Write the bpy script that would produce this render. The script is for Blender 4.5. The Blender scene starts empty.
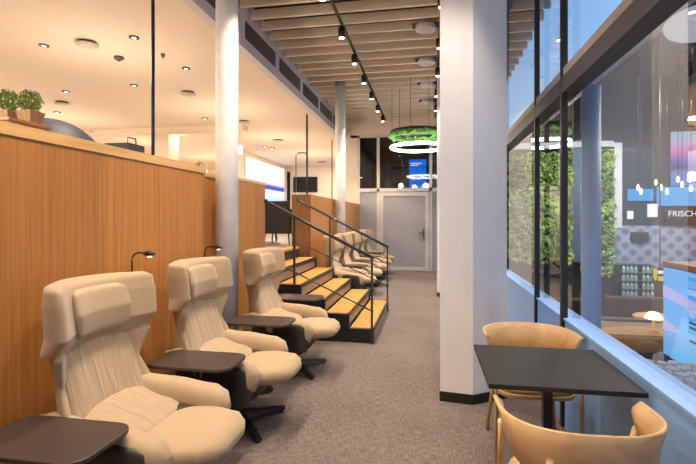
import bpy, math, random
from mathutils import Vector, Matrix
random.seed(7)
C = bpy.context.scene.collection
PI = math.pi
F = 450.0; TH = math.atan(82/450.0); CT, ST = math.cos(TH), math.sin(TH)
EYE = 1.5
def ray(px, py):
    a = (px-348)/F; b = (218-py)/F
    return Vector((-ST+CT*a, CT+ST*a, b))
def atY(px, py, Y):
    d = ray(px, py); t = Y/d.y; return Vector((d.x*t, Y, EYE+d.z*t))
def atX(px, py, X):
    d = ray(px, py); t = X/d.x; return Vector((X, d.y*t, EYE+d.z*t))
def atZ(px, py, Z):
    d = ray(px, py); t = (Z-EYE)/d.z; return Vector((d.x*t, d.y*t, Z))

# ------------------------------------------------------------------ materials
def nodes(name):
    m = bpy.data.materials.new(name); m.use_nodes = True
    nt = m.node_tree; b = nt.nodes['Principled BSDF']
    return m, nt, b
def plain(name, col, rough=.5, metal=0, var=.06, scale=8, bump=0, bscale=60, emit=None, estr=0, coat=0):
    m, nt, b = nodes(name)
    tc = nt.nodes.new('ShaderNodeTexCoord'); n = nt.nodes.new('ShaderNodeTexNoise')
    n.inputs['Scale'].default_value = scale; n.inputs['Detail'].default_value = 4
    nt.links.new(tc.outputs['Object'], n.inputs['Vector'])
    r = nt.nodes.new('ShaderNodeValToRGB')
    r.color_ramp.elements[0].position = .3; r.color_ramp.elements[1].position = .7
    r.color_ramp.elements[0].color = [max(0, c*(1-var)) for c in col]+[1]
    r.color_ramp.elements[1].color = [min(1, c*(1+var)) for c in col]+[1]
    nt.links.new(n.outputs['Fac'], r.inputs['Fac']); nt.links.new(r.outputs['Color'], b.inputs['Base Color'])
    b.inputs['Roughness'].default_value = rough; b.inputs['Metallic'].default_value = metal
    b.inputs['Coat Weight'].default_value = coat
    if bump:
        n2 = nt.nodes.new('ShaderNodeTexNoise'); n2.inputs['Scale'].default_value = bscale; n2.inputs['Detail'].default_value = 5
        nt.links.new(tc.outputs['Object'], n2.inputs['Vector'])
        bp = nt.nodes.new('ShaderNodeBump'); bp.inputs['Strength'].default_value = bump; bp.inputs['Distance'].default_value = .01
        nt.links.new(n2.outputs['Fac'], bp.inputs['Height']); nt.links.new(bp.outputs['Normal'], b.inputs['Normal'])
    if emit:
        b.inputs['Emission Color'].default_value = list(emit)+[1]; b.inputs['Emission Strength'].default_value = estr
    return m
def glow(name, col, s):
    m = bpy.data.materials.new(name); m.use_nodes = True; nt = m.node_tree; nt.nodes.clear()
    o = nt.nodes.new('ShaderNodeOutputMaterial'); e = nt.nodes.new('ShaderNodeEmission')
    e.inputs[0].default_value = list(col)+[1]; e.inputs[1].default_value = s
    nt.links.new(e.outputs[0], o.inputs[0]); return m
def wood(name, dark, light, gs=(14, 14, .7), rough=.45, board=None):
    m, nt, b = nodes(name)
    tc = nt.nodes.new('ShaderNodeTexCoord'); mp = nt.nodes.new('ShaderNodeMapping'); mp.inputs['Scale'].default_value = gs
    nt.links.new(tc.outputs['Object'], mp.inputs['Vector'])
    n = nt.nodes.new('ShaderNodeTexNoise'); n.inputs['Scale'].default_value = 2.2; n.inputs['Detail'].default_value = 8; n.inputs['Distortion'].default_value = .6
    nt.links.new(mp.outputs[0], n.inputs['Vector'])
    r = nt.nodes.new('ShaderNodeValToRGB'); e = r.color_ramp.elements
    e[0].position = .32; e[0].color = list(dark)+[1]; e[1].position = .68; e[1].color = list(light)+[1]
    nt.links.new(n.outputs['Fac'], r.inputs['Fac'])
    out = r.outputs['Color']
    if board:
        sx = nt.nodes.new('ShaderNodeSeparateXYZ'); nt.links.new(tc.outputs['Object'], sx.inputs[0])
        d = nt.nodes.new('ShaderNodeMath'); d.operation = 'DIVIDE'; d.inputs[1].default_value = board
        nt.links.new(sx.outputs['Y'], d.inputs[0])
        fl = nt.nodes.new('ShaderNodeMath'); fl.operation = 'FLOOR'; nt.links.new(d.outputs[0], fl.inputs[0])
        wn = nt.nodes.new('ShaderNodeTexWhiteNoise'); wn.noise_dimensions = '1D'; nt.links.new(fl.outputs[0], wn.inputs['W'])
        mr = nt.nodes.new('ShaderNodeMapRange'); mr.inputs['To Min'].default_value = .88; mr.inputs['To Max'].default_value = 1.08
        nt.links.new(wn.outputs['Value'], mr.inputs['Value'])
        fr = nt.nodes.new('ShaderNodeMath'); fr.operation = 'FRACT'; nt.links.new(d.outputs[0], fr.inputs[0])
        lt = nt.nodes.new('ShaderNodeMath'); lt.operation = 'GREATER_THAN'; lt.inputs[1].default_value = .004/board
        nt.links.new(fr.outputs[0], lt.inputs[0])
        m2 = nt.nodes.new('ShaderNodeMath'); m2.operation = 'MULTIPLY_ADD'; m2.inputs[1].default_value = .55; m2.inputs[2].default_value = .45
        nt.links.new(lt.outputs[0], m2.inputs[0])
        m3 = nt.nodes.new('ShaderNodeMath'); m3.operation = 'MULTIPLY'; nt.links.new(mr.outputs[0], m3.inputs[0]); nt.links.new(m2.outputs[0], m3.inputs[1])
        vm = nt.nodes.new('ShaderNodeVectorMath'); vm.operation = 'SCALE'
        nt.links.new(out, vm.inputs[0]); nt.links.new(m3.outputs[0], vm.inputs['Scale']); out = vm.outputs[0]
    nt.links.new(out, b.inputs['Base Color'])
    b.inputs['Roughness'].default_value = rough
    return m
def fabric(name, col, wr=None):
    m, nt, b = nodes(name)
    tc = nt.nodes.new('ShaderNodeTexCoord')
    n = nt.nodes.new('ShaderNodeTexNoise'); n.inputs['Scale'].default_value = 420; n.inputs['Detail'].default_value = 3
    nt.links.new(tc.outputs['Object'], n.inputs['Vector'])
    r = nt.nodes.new('ShaderNodeValToRGB'); e = r.color_ramp.elements
    e[0].position = .3; e[0].color = [c*.92 for c in col]+[1]; e[1].position = .7; e[1].color = [min(1, c*1.05) for c in col]+[1]
    nt.links.new(n.outputs['Fac'], r.inputs['Fac']); nt.links.new(r.outputs['Color'], b.inputs['Base Color'])
    b.inputs['Roughness'].default_value = .9; b.inputs['Sheen Weight'].default_value = .25
    bp = nt.nodes.new('ShaderNodeBump'); bp.inputs['Strength'].default_value = .25; bp.inputs['Distance'].default_value = .003
    nt.links.new(n.outputs['Fac'], bp.inputs['Height'])
    last = bp
    if wr:
        mp = nt.nodes.new('ShaderNodeMapping'); mp.inputs['Scale'].default_value = wr
        nt.links.new(tc.outputs['Object'], mp.inputs['Vector'])
        w = nt.nodes.new('ShaderNodeTexNoise'); w.inputs['Scale'].default_value = 1.0; w.inputs['Detail'].default_value = 2; w.inputs['Distortion'].default_value = .5
        nt.links.new(mp.outputs[0], w.inputs['Vector'])
        b2 = nt.nodes.new('ShaderNodeBump'); b2.inputs['Strength'].default_value = .85; b2.inputs['Distance'].default_value = .03
        nt.links.new(w.outputs['Fac'], b2.inputs['Height']); nt.links.new(bp.outputs['Normal'], b2.inputs['Normal']); last = b2
    nt.links.new(last.outputs['Normal'], b.inputs['Normal'])
    return m
def carpet():
    m, nt, b = nodes('woven_carpet')
    tc = nt.nodes.new('ShaderNodeTexCoord')
    cols = []
    facs = []
    for sc, s in (((60, 9, 1), 2.0), ((9, 60, 1), 2.0), ((1, 1, 1), 1.3)):
        mp = nt.nodes.new('ShaderNodeMapping'); mp.inputs['Scale'].default_value = sc
        nt.links.new(tc.outputs['Object'], mp.inputs['Vector'])
        n = nt.nodes.new('ShaderNodeTexNoise'); n.inputs['Scale'].default_value = s; n.inputs['Detail'].default_value = 5
        nt.links.new(mp.outputs[0], n.inputs['Vector']); facs.append(n.outputs['Fac'])
    a = nt.nodes.new('ShaderNodeMath'); nt.links.new(facs[0], a.inputs[0]); nt.links.new(facs[1], a.inputs[1])
    a2 = nt.nodes.new('ShaderNodeMath'); a2.operation = 'MULTIPLY_ADD'; a2.inputs[1].default_value = .35
    nt.links.new(facs[2], a2.inputs[0]); nt.links.new(a.outputs[0], a2.inputs[2])
    r = nt.nodes.new('ShaderNodeValToRGB'); e = r.color_ramp.elements
    a3 = nt.nodes.new('ShaderNodeMath'); a3.operation = 'MULTIPLY'; a3.inputs[1].default_value = .43
    nt.links.new(a2.outputs[0], a3.inputs[0]); nt.links.new(a3.outputs[0], r.inputs['Fac'])
    e[0].position = .40; e[0].color = (.080, .062, .058, 1); e[1].position = .61; e[1].color = (.215, .17, .15, 1)
    nt.links.new(r.outputs['Color'], b.inputs['Base Color']); b.inputs['Roughness'].default_value = .95
    bp = nt.nodes.new('ShaderNodeBump'); bp.inputs['Strength'].default_value = .4; bp.inputs['Distance'].default_value = .005
    nt.links.new(a.outputs[0], bp.inputs['Height']); nt.links.new(bp.outputs['Normal'], b.inputs['Normal'])
    return m
def glass(name, ior=1.6, tint=(.93, .96, 1)):
    m = bpy.data.materials.new(name); m.use_nodes = True; nt = m.node_tree; nt.nodes.clear()
    o = nt.nodes.new('ShaderNodeOutputMaterial'); mx = nt.nodes.new('ShaderNodeMixShader')
    t = nt.nodes.new('ShaderNodeBsdfTransparent'); t.inputs[0].default_value = list(tint)+[1]
    g = nt.nodes.new('ShaderNodeBsdfGlossy'); g.inputs['Roughness'].default_value = 0.0
    lw = nt.nodes.new('ShaderNodeLayerWeight'); lw.inputs['Blend'].default_value = .5
    pw = nt.nodes.new('ShaderNodeMath'); pw.operation = 'POWER'; pw.inputs[1].default_value = 4.0
    f = nt.nodes.new('ShaderNodeMath'); f.operation = 'MULTIPLY_ADD'; f.inputs[1].default_value = .62; f.inputs[2].default_value = ior
    nt.links.new(lw.outputs['Facing'], pw.inputs[0]); nt.links.new(pw.outputs[0], f.inputs[0])
    nt.links.new(f.outputs[0], mx.inputs[0]); nt.links.new(t.outputs[0], mx.inputs[1]); nt.links.new(g.outputs[0], mx.inputs[2])
    nt.links.new(mx.outputs[0], o.inputs[0]); return m
def tiles():
    m, nt, b = nodes('patterned_tiles')
    tc = nt.nodes.new('ShaderNodeTexCoord'); sx = nt.nodes.new('ShaderNodeSeparateXYZ'); nt.links.new(tc.outputs['Object'], sx.inputs[0])
    def mth(op, a, b_=None):
        n = nt.nodes.new('ShaderNodeMath'); n.operation = op
        for i, v in enumerate((a, b_)):
            if v is None: continue
            if isinstance(v, (int, float)): n.inputs[i].default_value = v
            else: nt.links.new(v, n.inputs[i])
        return n.outputs[0]
    k = 2*PI/.25
    cx = mth('COSINE', mth('MULTIPLY', sx.outputs['X'], k)); cz = mth('COSINE', mth('MULTIPLY', sx.outputs['Z'], k))
    s = mth('ADD', cx, cz)
    n = nt.nodes.new('ShaderNodeTexNoise'); n.inputs['Scale'].default_value = 26; nt.links.new(tc.outputs['Object'], n.inputs['Vector'])
    s2 = mth('ADD', mth('ABSOLUTE', s), mth('MULTIPLY', n.outputs['Fac'], .7))
    r = nt.nodes.new('ShaderNodeValToRGB'); e = r.color_ramp.elements
    nt.links.new(mth('MULTIPLY', s2, .4), r.inputs['Fac'])
    e[0].position = .35; e[0].color = (.36, .40, .52, 1); e[1].position = .75; e[1].color = (.15, .20, .36, 1)
    nt.links.new(r.outputs['Color'], b.inputs['Base Color']); b.inputs['Roughness'].default_value = .3
    return m

OAK = wood('oak_veneer', (.37, .14, .030), (.50, .22, .058), (22, 22, .5), board=1.25)
OAKCAP = wood('oak_cap', (.60, .33, .12), (.74, .45, .19), (8, .6, 8))
SLAT = wood('slat_timber', (.84, .74, .60), (.92, .83, .69), (.8, 10, 10))
TREAD = wood('tread_timber', (.40, .21, .05), (.53, .30, .08), (14, 1.5, 4))
RISER = wood('riser_timber', (.26, .17, .11), (.38, .27, .18), (14, 1.5, 4))
CHW = wood('chair_oak', (.56, .34, .155), (.70, .46, .235), (5, 5, 5), .35)
BEIGE = fabric('beige_wool', (.385, .275, .165))
BEIGEW = fabric('beige_wool_creased', (.385, .275, .165), (2, 26, 3))
BEIGES = fabric('beige_wool_seat', (.385, .275, .165), (4, 30, 4))
TAN = fabric('tan_upholstery', (.52, .34, .17))
DARK = plain('dark_brown_shell', (.030, .022, .018), .55)
TABLE = plain('dark_stained_top', (.045, .032, .027), .42, bump=.05)
BLACK = plain('black_metal', (.012, .012, .013), .4)
BTOP = plain('black_laminate', (.013, .012, .012), .6)
GREYM = plain('grey_painted_steel', (.12, .11, .11), .4, .3)
RAIL = plain('handrail_steel', (.07, .07, .075), .35, .6)
WHITE = plain('white_paint', (.88, .88, .90), .6, bump=.03)
PILLAR = plain('pillar_plaster', (.82, .81, .83), .6, var=.02)
CREAM = plain('cream_plaster', (.86, .755, .63), .8, var=.02)
BULK = plain('bulkhead_paint', (.66, .66, .74), .7, var=.02)
DARKC = plain('dark_void', (.012, .014, .018), .9)
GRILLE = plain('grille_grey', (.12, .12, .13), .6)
BLUEW = plain('sill_blue_light_tint', (.29, .53, 1.0), .5, var=.02)  # blue light from outside put into the low wall's base colour
BEAM = plain('bronze_beam', (.040, .037, .038), .45)
BEAML = plain('light_beam_strip', (.30, .27, .26), .5)
FRAME = plain('aluminium_frame', (.70, .69, .68), .4, .2)
FROST = plain('frosted_panel', (.40, .40, .43), .6)
CARPET = carpet()
GLASS = glass('window_glass', .25)
GLASS2 = glass('partition_glass', .08, (.55, .58, .62))
LEAF = plain('leaves', (.25, .40, .09), .6, var=.8, scale=5)
LEAF2 = plain('moss', (.10, .26, .05), .8, var=.5, scale=20)
SOIL = plain('dark_moss_backing', (.02, .035, .012), .9)
PLANT = wood('planter_wood', (.40, .24, .11), (.55, .36, .18))
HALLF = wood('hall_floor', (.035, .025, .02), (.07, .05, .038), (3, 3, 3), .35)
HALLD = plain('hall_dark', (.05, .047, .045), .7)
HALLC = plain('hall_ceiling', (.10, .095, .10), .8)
UPF = wood('upper_floor', (.16, .115, .08), (.24, .17, .12), (3, 1, 3))
TILE = tiles()
BROWN = plain('brown_leather', (.075, .036, .02), .5)
LAMP = glow('lamp_white', (1, .93, .82), 14)
DLAMP = glow('downlight_glow', (1, .93, .82), 3)
LAMPW = glow('lamp_warm', (1, .68, .36), 3.5)
RINGL = glow('ring_white', (1, .97, .92), 14)
SBLUE = glow('screen_blue', (.10, .42, .85), 1.1)
SLB = glow('screen_light_blue', (.09, .42, .90), 1.1)
SPINK = glow('screen_pink', (.42, .45, .80), 1.1)
SINK = glow('screen_text_blue', (.04, .10, .30), .8)
POST = glow('poster_blue', (.0, .13, .75), 1.3)
SWHITE = glow('screen_white', (.9, .95, 1), 1.0)
YEL = plain('yellow_sign', (.75, .55, .02), .5, emit=(.8, .6, .02), estr=.5)
SKIN = plain('skin', (.62, .38, .30), .6)
CLOTH = plain('dark_cloth', (.05, .045, .05), .9)
HAIR = plain('dark_hair', (.015, .01, .01), .7)
CRYS = plain('crystal_glass', (.75, .82, .92), .12, var=.35, scale=40, coat=.5)
NAVY = plain('navy_shell', (.02, .028, .055), .6)

# ------------------------------------------------------------------ mesh helper
class M:
    def __init__(s): s.v = []; s.f = []
    def add(s, vs, fs):
        o = len(s.v); s.v += [tuple(v) for v in vs]; s.f += [tuple(i+o for i in f) for f in fs]; return s
    def box(s, x0, x1, y0, y1, z0, z1):
        return s.add([(x0,y0,z0),(x1,y0,z0),(x1,y1,z0),(x0,y1,z0),(x0,y0,z1),(x1,y0,z1),(x1,y1,z1),(x0,y1,z1)],
              [(3,2,1,0),(4,5,6,7),(0,1,5,4),(1,2,6,5),(2,3,7,6),(3,0,4,7)])
    def loft(s, rings, closed=True, caps=True):
        n = len(rings[0]); vs = [p for r in rings for p in r]; fs = []
        for i in range(len(rings)-1):
            for j in range(n if closed else n-1):
                a = i*n+j; b = i*n+(j+1) % n; fs.append((a, b, b+n, a+n))
        if caps:
            fs.append(tuple(range(n-1, -1, -1))); fs.append(tuple(range((len(rings)-1)*n, len(rings)*n)))
        return s.add(vs, fs)
    def tube(s, pts, r, n=12, r1=None):
        pts = [Vector(p) for p in pts]; rings = []
        for i, p in enumerate(pts):
            d = (pts[min(i+1, len(pts)-1)]-pts[max(i-1, 0)]).normalized()
            u = d.cross(Vector((0, 0, 1)) if abs(d.z) < .95 else Vector((1, 0, 0))).normalized(); w = d.cross(u)
            rr = r if r1 is None else r+(r1-r)*i/(len(pts)-1)
            rings.append([p+(u*math.cos(2*PI*k/n)+w*math.sin(2*PI*k/n))*rr for k in range(n)])
        return s.loft(rings)
    def lathe(s, prof, n=24, c=(0, 0, 0)):
        return s.loft([[(c[0]+r*math.cos(2*PI*k/n), c[1]+r*math.sin(2*PI*k/n), c[2]+z) for k in range(n)] for r, z in prof])
    def prism(s, poly, z0, z1):
        return s.loft([[(x, y, z0) for x, y in poly], [(x, y, z1) for x, y in poly]])
    def torus(s, R, rfun, c, nu=64, nv=10, zs=1):
        vs = []; fs = []
        for i in range(nu):
            a = 2*PI*i/nu
            for j in range(nv):
                b = 2*PI*j/nv; r = rfun()
                vs.append((c[0]+(R+r*math.cos(b))*math.cos(a), c[1]+(R+r*math.cos(b))*math.sin(a), c[2]+zs*r*math.sin(b)))
        for i in range(nu):
            for j in range(nv):
                fs.append((i*nv+j, ((i+1) % nu)*nv+j, ((i+1) % nu)*nv+(j+1) % nv, i*nv+(j+1) % nv))
        return s.add(vs, fs)
    def build(s, name, mat, parent=None, bevel=0, smooth=False, sub=0, loc=None, kind=None):
        me = bpy.data.meshes.new(name); me.from_pydata(s.v, [], s.f); me.validate()
        import bmesh
        bm = bmesh.new(); bm.from_mesh(me); bmesh.ops.recalc_face_normals(bm, faces=bm.faces); bm.to_mesh(me); bm.free()
        me.materials.append(mat)
        o = bpy.data.objects.new(name, me); C.objects.link(o)
        if parent: o.parent = parent
        if loc: o.location = loc
        if smooth:
            for p in me.polygons: p.use_smooth = len(p.vertices) <= 4
        if bevel:
            b = o.modifiers.new('b', 'BEVEL'); b.width = bevel; b.segments = 2; b.limit_method = 'ANGLE'
        if sub:
            b = o.modifiers.new('s', 'SUBSURF'); b.levels = sub; b.render_levels = sub
        if kind: o['kind'] = kind
        return o
def thing(name, label, cat, loc=(0, 0, 0), rz=0, group=None):
    o = bpy.data.objects.new(name, None); C.objects.link(o); o.empty_display_size = .1
    o.location = loc; o.rotation_euler = (0, 0, rz); return tag(o, label, cat, group)
def tag(o, label, cat, group=None, kind=None):
    o['label'] = label; o['category'] = cat
    if group: o['group'] = group
    if kind: o['kind'] = kind
    return o
def dup(root, loc, rz=None, label=None):
    r = root.copy(); C.objects.link(r); r.location = loc
    if rz is not None: r.rotation_euler = (0, 0, rz)
    if label: r['label'] = label
    for ch in list(root.children):
        c = ch.copy(); C.objects.link(c); c.parent = r
        for g in list(ch.children):
            d = g.copy(); C.objects.link(d); d.parent = c
    return r
def S(name, m, mat, **k): return m.build(name, mat, kind='structure', **k)
def sup(v, e): return math.copysign(abs(v)**e, v)

# ------------------------------------------------------------------ setting
WX = -2.02; PH = 1.905; UF = 1.02; UC = 3.85; BX = -2.53; SZ = 4.33; GX = .95; FY = 13.0
S('floor', M().box(-2.32, 1.05, -2, 17, -.1, 0), CARPET)
S('wall_left', M().box(WX-.3, WX, -2, 3.80, 0, PH).box(WX-.3, WX-.14, 3.80, 4.36, 0, PH).box(WX-.3, WX, 4.36, 5.33, 0, PH), OAK)
S('wall_left', M().box(WX-.34, WX, 7.50, FY, 0, PH), OAK)
S('trim_1', M().box(WX-.3, WX+.006, -2, 3.80, PH, PH+.06).box(WX-.3, WX-.13, 3.80, 4.36, PH, PH+.045).box(WX-.3, WX+.004, 4.36, 5.33, PH, PH+.03), OAKCAP)  # lit look of the top band put into a lighter oak
S('floor_upper', M().box(-12, WX-.34, -2, 20, .86, UF), UPF)
S('ceiling_upper', M().box(-12, BX-.12, -2, 20, UC, UC+.1), CREAM)
S('wall_bulkhead', M().box(BX-.12, BX, -2, FY, UC, 4.55), BULK)
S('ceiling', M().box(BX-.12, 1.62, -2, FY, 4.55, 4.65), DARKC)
S('wall_back', M().box(-12, 1.05, -2.1, -2, 0, 4.6), CREAM)
S('wall_upper_left', M().box(-12.1, -12, -2, 20, UF, UC), CREAM)
S('wall_upper_far', M().box(-12, BX-.12, 20, 20.1, UF, UC), CREAM)
S('wall_upper_screen', M().box(-6.75, -6.5, 14.6, 20, UF, UC), CREAM)
S('ceiling_soffit', M().box(-12, -4.6, 10.6, 10.9, 3.72, UC), CREAM)
S('wall_upper_pier', M().box(-7.4, -6.9, 11.0, 11.5, UF, UC), CREAM)
S('wall_upper_partition', M().box(BX-.12, BX, FY, 20, 0, 4.6), CREAM)
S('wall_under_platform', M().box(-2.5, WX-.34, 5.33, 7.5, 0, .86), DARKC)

# ceiling slats
y = 1.2; first = None
while y < FY-.1:
    if first is None:
        first = M().box(BX+.02, 1.6, -.025, .025, 0, .13).build('ceiling_slat', SLAT, bevel=.004)
        tag(first, 'long pale timber slat hung crosswise under the corridor ceiling', 'slat', 'timber slats of the corridor ceiling'); o = first
    else:
        o = first.copy(); C.objects.link(o)
    o.location = (0, y, SZ); y += .375
# dark noggin strips above slats are part of the void

# grilles in the bulkhead
gy = 3.0; k = 0
gfirst = None
while gy < 12:
    if gfirst is None:
        gfirst = thing('air_grille', 'long grey slotted air grille set in the bulkhead edge above the oak wall', 'vent', (BX, gy, 4.0), 0, 'air grilles in the bulkhead')
        M().box(0, .012, 0, 1.22, 0, .24).build('grille_frame', GRILLE, gfirst)
        mm = M()
        for i in range(9): mm.box(.012, .018, .02, 1.2, .02+i*.024, .034+i*.024)
        mm.build('louvre', GREYM, gfirst)
    else: dup(gfirst, (BX, gy, 4.0))
    gy += 1.45

# columns
def column(y, x, label):
    t = thing('round_column', label, 'column', (x, y, 0), 0)
    M().lathe([(.107, .02), (.107, 4.53)], 32).build('shaft', WHITE, t, smooth=True)
    M().lathe([(.118, 0), (.118, .05), (.108, .055)], 32).build('base_ring', GREYM, t, smooth=True)
column(4.10, -1.945, 'white round column between the second and third beige lounge chairs')
column(9.40, -1.88, 'white round column beyond the stairs among the far lounge chairs')

# pillar
t = tag(M().prism([(.08, 3.77), (.34, 3.735), (.63, 3.93), (.63, 4.4), (.12, 4.4)], .08, 4.54).build('square_pillar', PILLAR),
        'broad white plastered pillar standing mid picture beside the cafe table', 'pillar')
M().prism([(.077, 3.765), (.34, 3.73), (.633, 3.925), (.633, 4.405), (.117, 4.405)], 0, .08).build('baseboard', BLACK, t)
t = tag(M().box(.14, .62, 8.75, 9.25, .08, 4.54).build('square_pillar', PILLAR), 'white pillar farther down the corridor, mostly hidden behind the near pillar', 'pillar')
M().box(.135, .625, 8.745, 9.255, 0, .08).build('baseboard', BLACK, t)

# window wall
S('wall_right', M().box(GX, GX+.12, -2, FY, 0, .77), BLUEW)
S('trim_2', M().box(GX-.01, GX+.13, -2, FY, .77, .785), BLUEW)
S('trim_3', M().box(GX-.02, GX+.10, -2, FY, 2.395, 2.51), BEAM)
S('trim_4', M().box(GX-.012, GX+.10, -2, FY, 2.51, 2.575), BEAML)
S('trim_5', M().box(GX-.02, GX+.10, -2, FY, 4.27, 4.325), BEAM)
ys = [-2, 3.47, 4.30, 6.4, 8.8, 11.2, FY]; n = 1
for i in range(len(ys)-1):
    for z0, z1 in ((.785, 2.395), (2.575, 4.27)):
        me = M(); me.add([(GX+.04, ys[i], z0), (GX+.04, ys[i+1], z0), (GX+.04, ys[i+1], z1), (GX+.04, ys[i], z1)], [(0, 1, 2, 3)])
        S('window_%d' % n, me, GLASS); n += 1
for i, yy in enumerate(ys[1:-1]):
    w = .022 if i == 0 else .016
    S('trim_%d' % (6+i), M().box(GX-.022, GX+.02, yy-w, yy+w, .785 if i > 1 else .0, 4.3), BLACK)

# far glazed partition
S('trim_20', M().box(-2.12, -2.02, FY, FY+.08, 0, 3.9).box(-1.52, -1.44, FY, FY+.08, 0, 3.9).box(-.02, .06, FY, FY+.08, 0, 3.9)
   .box(-2.02, .95, FY, FY+.08, 2.26, 2.36).box(-2.3, .95, FY, FY+.08, 3.84, 3.92).box(.9, .95, FY, FY+.08, 0, 3.9), FRAME)
S('wall_far', M().box(BX, .95, FY, FY+.1, 3.92, 4.6).box(BX, -2.12, FY, FY+.1, 0, 3.92), CREAM)
S('wall_far', M().box(-2.02, -1.52, FY+.03, FY+.05, .0, 2.26).box(.06, .9, FY+.03, FY+.05, .0, 2.26), FROST)
d = S('door_1', M().box(-1.33, -.13, FY-.01, FY+.04, .10, 2.13), FROST)
M().box(-1.43, -1.33, FY-.03, FY+.05, 0, 2.24).box(-.13, -.03, FY-.03, FY+.05, 0, 2.24).box(-1.33, -.13, FY-.03, FY+.05, 2.13, 2.24).box(-1.33, -.13, FY-.03, FY+.05, 0, .10).build('door_frame', FRAME, d)
M().box(-.20, -.16, FY-.07, FY-.03, .95, 1.2).box(-.32, -.16, FY-.09, FY-.06, 1.06, 1.085).build('door_handle', GREYM, d)
for i, (a, b_) in enumerate(((-2.02, -1.52), (-1.44, -.02), (.06, .9))):
    mm = M(); mm.add([(a, FY+.04, 2.36), (b_, FY+.04, 2.36), (b_, FY+.04, 3.84), (a, FY+.04, 3.84)], [(0, 1, 2, 3)])
    S('window_%d' % (30+i), mm, GLASS2)
# room behind partition
S('wall_far_room', M().box(BX, 1.05, 17, 17.1, 0, 4.4), HALLD)
S('wall_far_room_side', M().box(BX, BX+.1, FY+.1, 17, 0, 4.4).box(.95, 1.05, FY+.1, 17, 0, 4.4), HALLD)
S('ceiling_far_room', M().box(BX, 1.05, FY+.1, 17, 4.2, 4.3), HALLC)
# objects seen through it
t = thing('blue_poster_screen', 'bright blue lit poster with white shapes behind the glass above the door', 'screen', (-.36, 13.5, 2.3))
M().box(-.26, .26, 0, .05, 0, .95).build('casing', BLACK, t)
dp = M().box(-.25, .25, -.006, 0, .01, .94).build('display', POST, t)
for zz, xx in ((.80, .12), (.745, .02)): M().box(-.20, xx, -.012, -.007, zz, zz+.035).build('text_line', SWHITE, dp)
mm = M()
mm.add([(-.02, -.01, .50), (.20, -.01, .46), (.18, -.01, .38), (.06, -.01, .42)], [(0, 1, 2, 3)])
mm.add([(-.20, -.01, .50), (-.12, -.01, .48), (-.09, -.01, .30), (-.14, -.01, .33)], [(0, 1, 2, 3)])
mm.add([(-.14, -.01, .02), (.24, -.01, .02), (.24, -.01, .28), (.14, -.01, .20), (.08, -.01, .07), (-.12, -.01, .12)], [(0, 1, 2, 3, 4, 5)])
mm.build('white_print', SWHITE, dp)
for i, x in enumerate((-1.75, -1.0)):
    tag(M().box(x-.12, x+.12, 14.6, 14.8, 0, 4.2).build('dark_column', BLACK), ('black column seen through the glass over the left frosted panel', 'black column seen through the glass above the frosted door')[i], 'column')
t = thing('hall_cabinet', 'tall blue cabinet seen through the left pane of the far partition', 'cabinet', (-2.1, 15.2, 0))
M().box(-.2, .15, 0, .4, 0, 3.4).build('body', plain('navy_cabinet', (.02, .05, .25), .5), t)
M().box(.18, .36, .1, .3, 0, 3.3).build('wood_edge', OAKCAP, t)

# ------------------------------------------------------------------ stairs
t = thing('staircase', 'short staircase of yellow timber treads on black steel leading to the upper lounge', 'stairs', (0, 5.35, 0))
RH = .17; RW = .30
for k in range(5):
    x1 = -.66-RW*k; z = RH*(k+1)
    M().box(x1-RW+.0, x1-.02, .05, 1.9, z-.03, z).build('tread', TREAD, t, bevel=.004)
    M().box(x1-.019, x1, .03, 1.92, z-.05, z+.004).build('nosing', BLACK, t)
    M().box(x1-.03, x1-.02, .05, 1.9, z-RH+.01, z-.045).build('riser', RISER, t)
for a, b_ in ((.0, .045), (1.905, 1.95)):
    pf = [(-.66, 0)]
    for k in range(5):
        pf += [(-.66-RW*k, RH*(k+1)-.006), (-.66-RW*(k+1), RH*(k+1)-.006)]
    pf.append((-2.16, 0))
    M().loft([[(x, a, z) for x, z in pf], [(x, b_, z) for x, z in pf]]).build('side_stringer', BLACK, t)
M().box(-2.355, -2.16, .0, 1.95, .985, UF).build('landing_tread', TREAD, t)
M().box(-2.35, -2.165, .0, 1.95, 0, .985).build('landing_riser', BLACK, t)
def handrail(y, x_top, label):
    t = thing('handrail', label, 'handrail', (0, y, 0))
    def z(x): return 1.03+(-.68-x)*.51
    M().tube([(-.66, 0, z(-.66)), (x_top, 0, z(x_top))], .021, 12).build('top_rail', RAIL, t, smooth=True)
    M().tube([(-.66, 0, z(-.66)-.64), (x_top, 0, z(x_top)-.70)], .009, 8).build('middle_rail', RAIL, t, smooth=True)
    for x in (-.68, -1.64):
        M().box(x-.012, x+.012, -.018, .018, 0.0 if x > -1 else .69, z(x)).build('post', RAIL, t)
    M().box(x_top-.02, x_top+.006, -.02, .02, z(x_top)-.03, z(x_top)+.03).build('end_bracket', RAIL, t)
handrail(5.325, -2.0, 'dark steel handrail along the near side of the stairs')
handrail(7.325, -2.2, 'dark steel handrail along the far side of the stairs')

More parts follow.
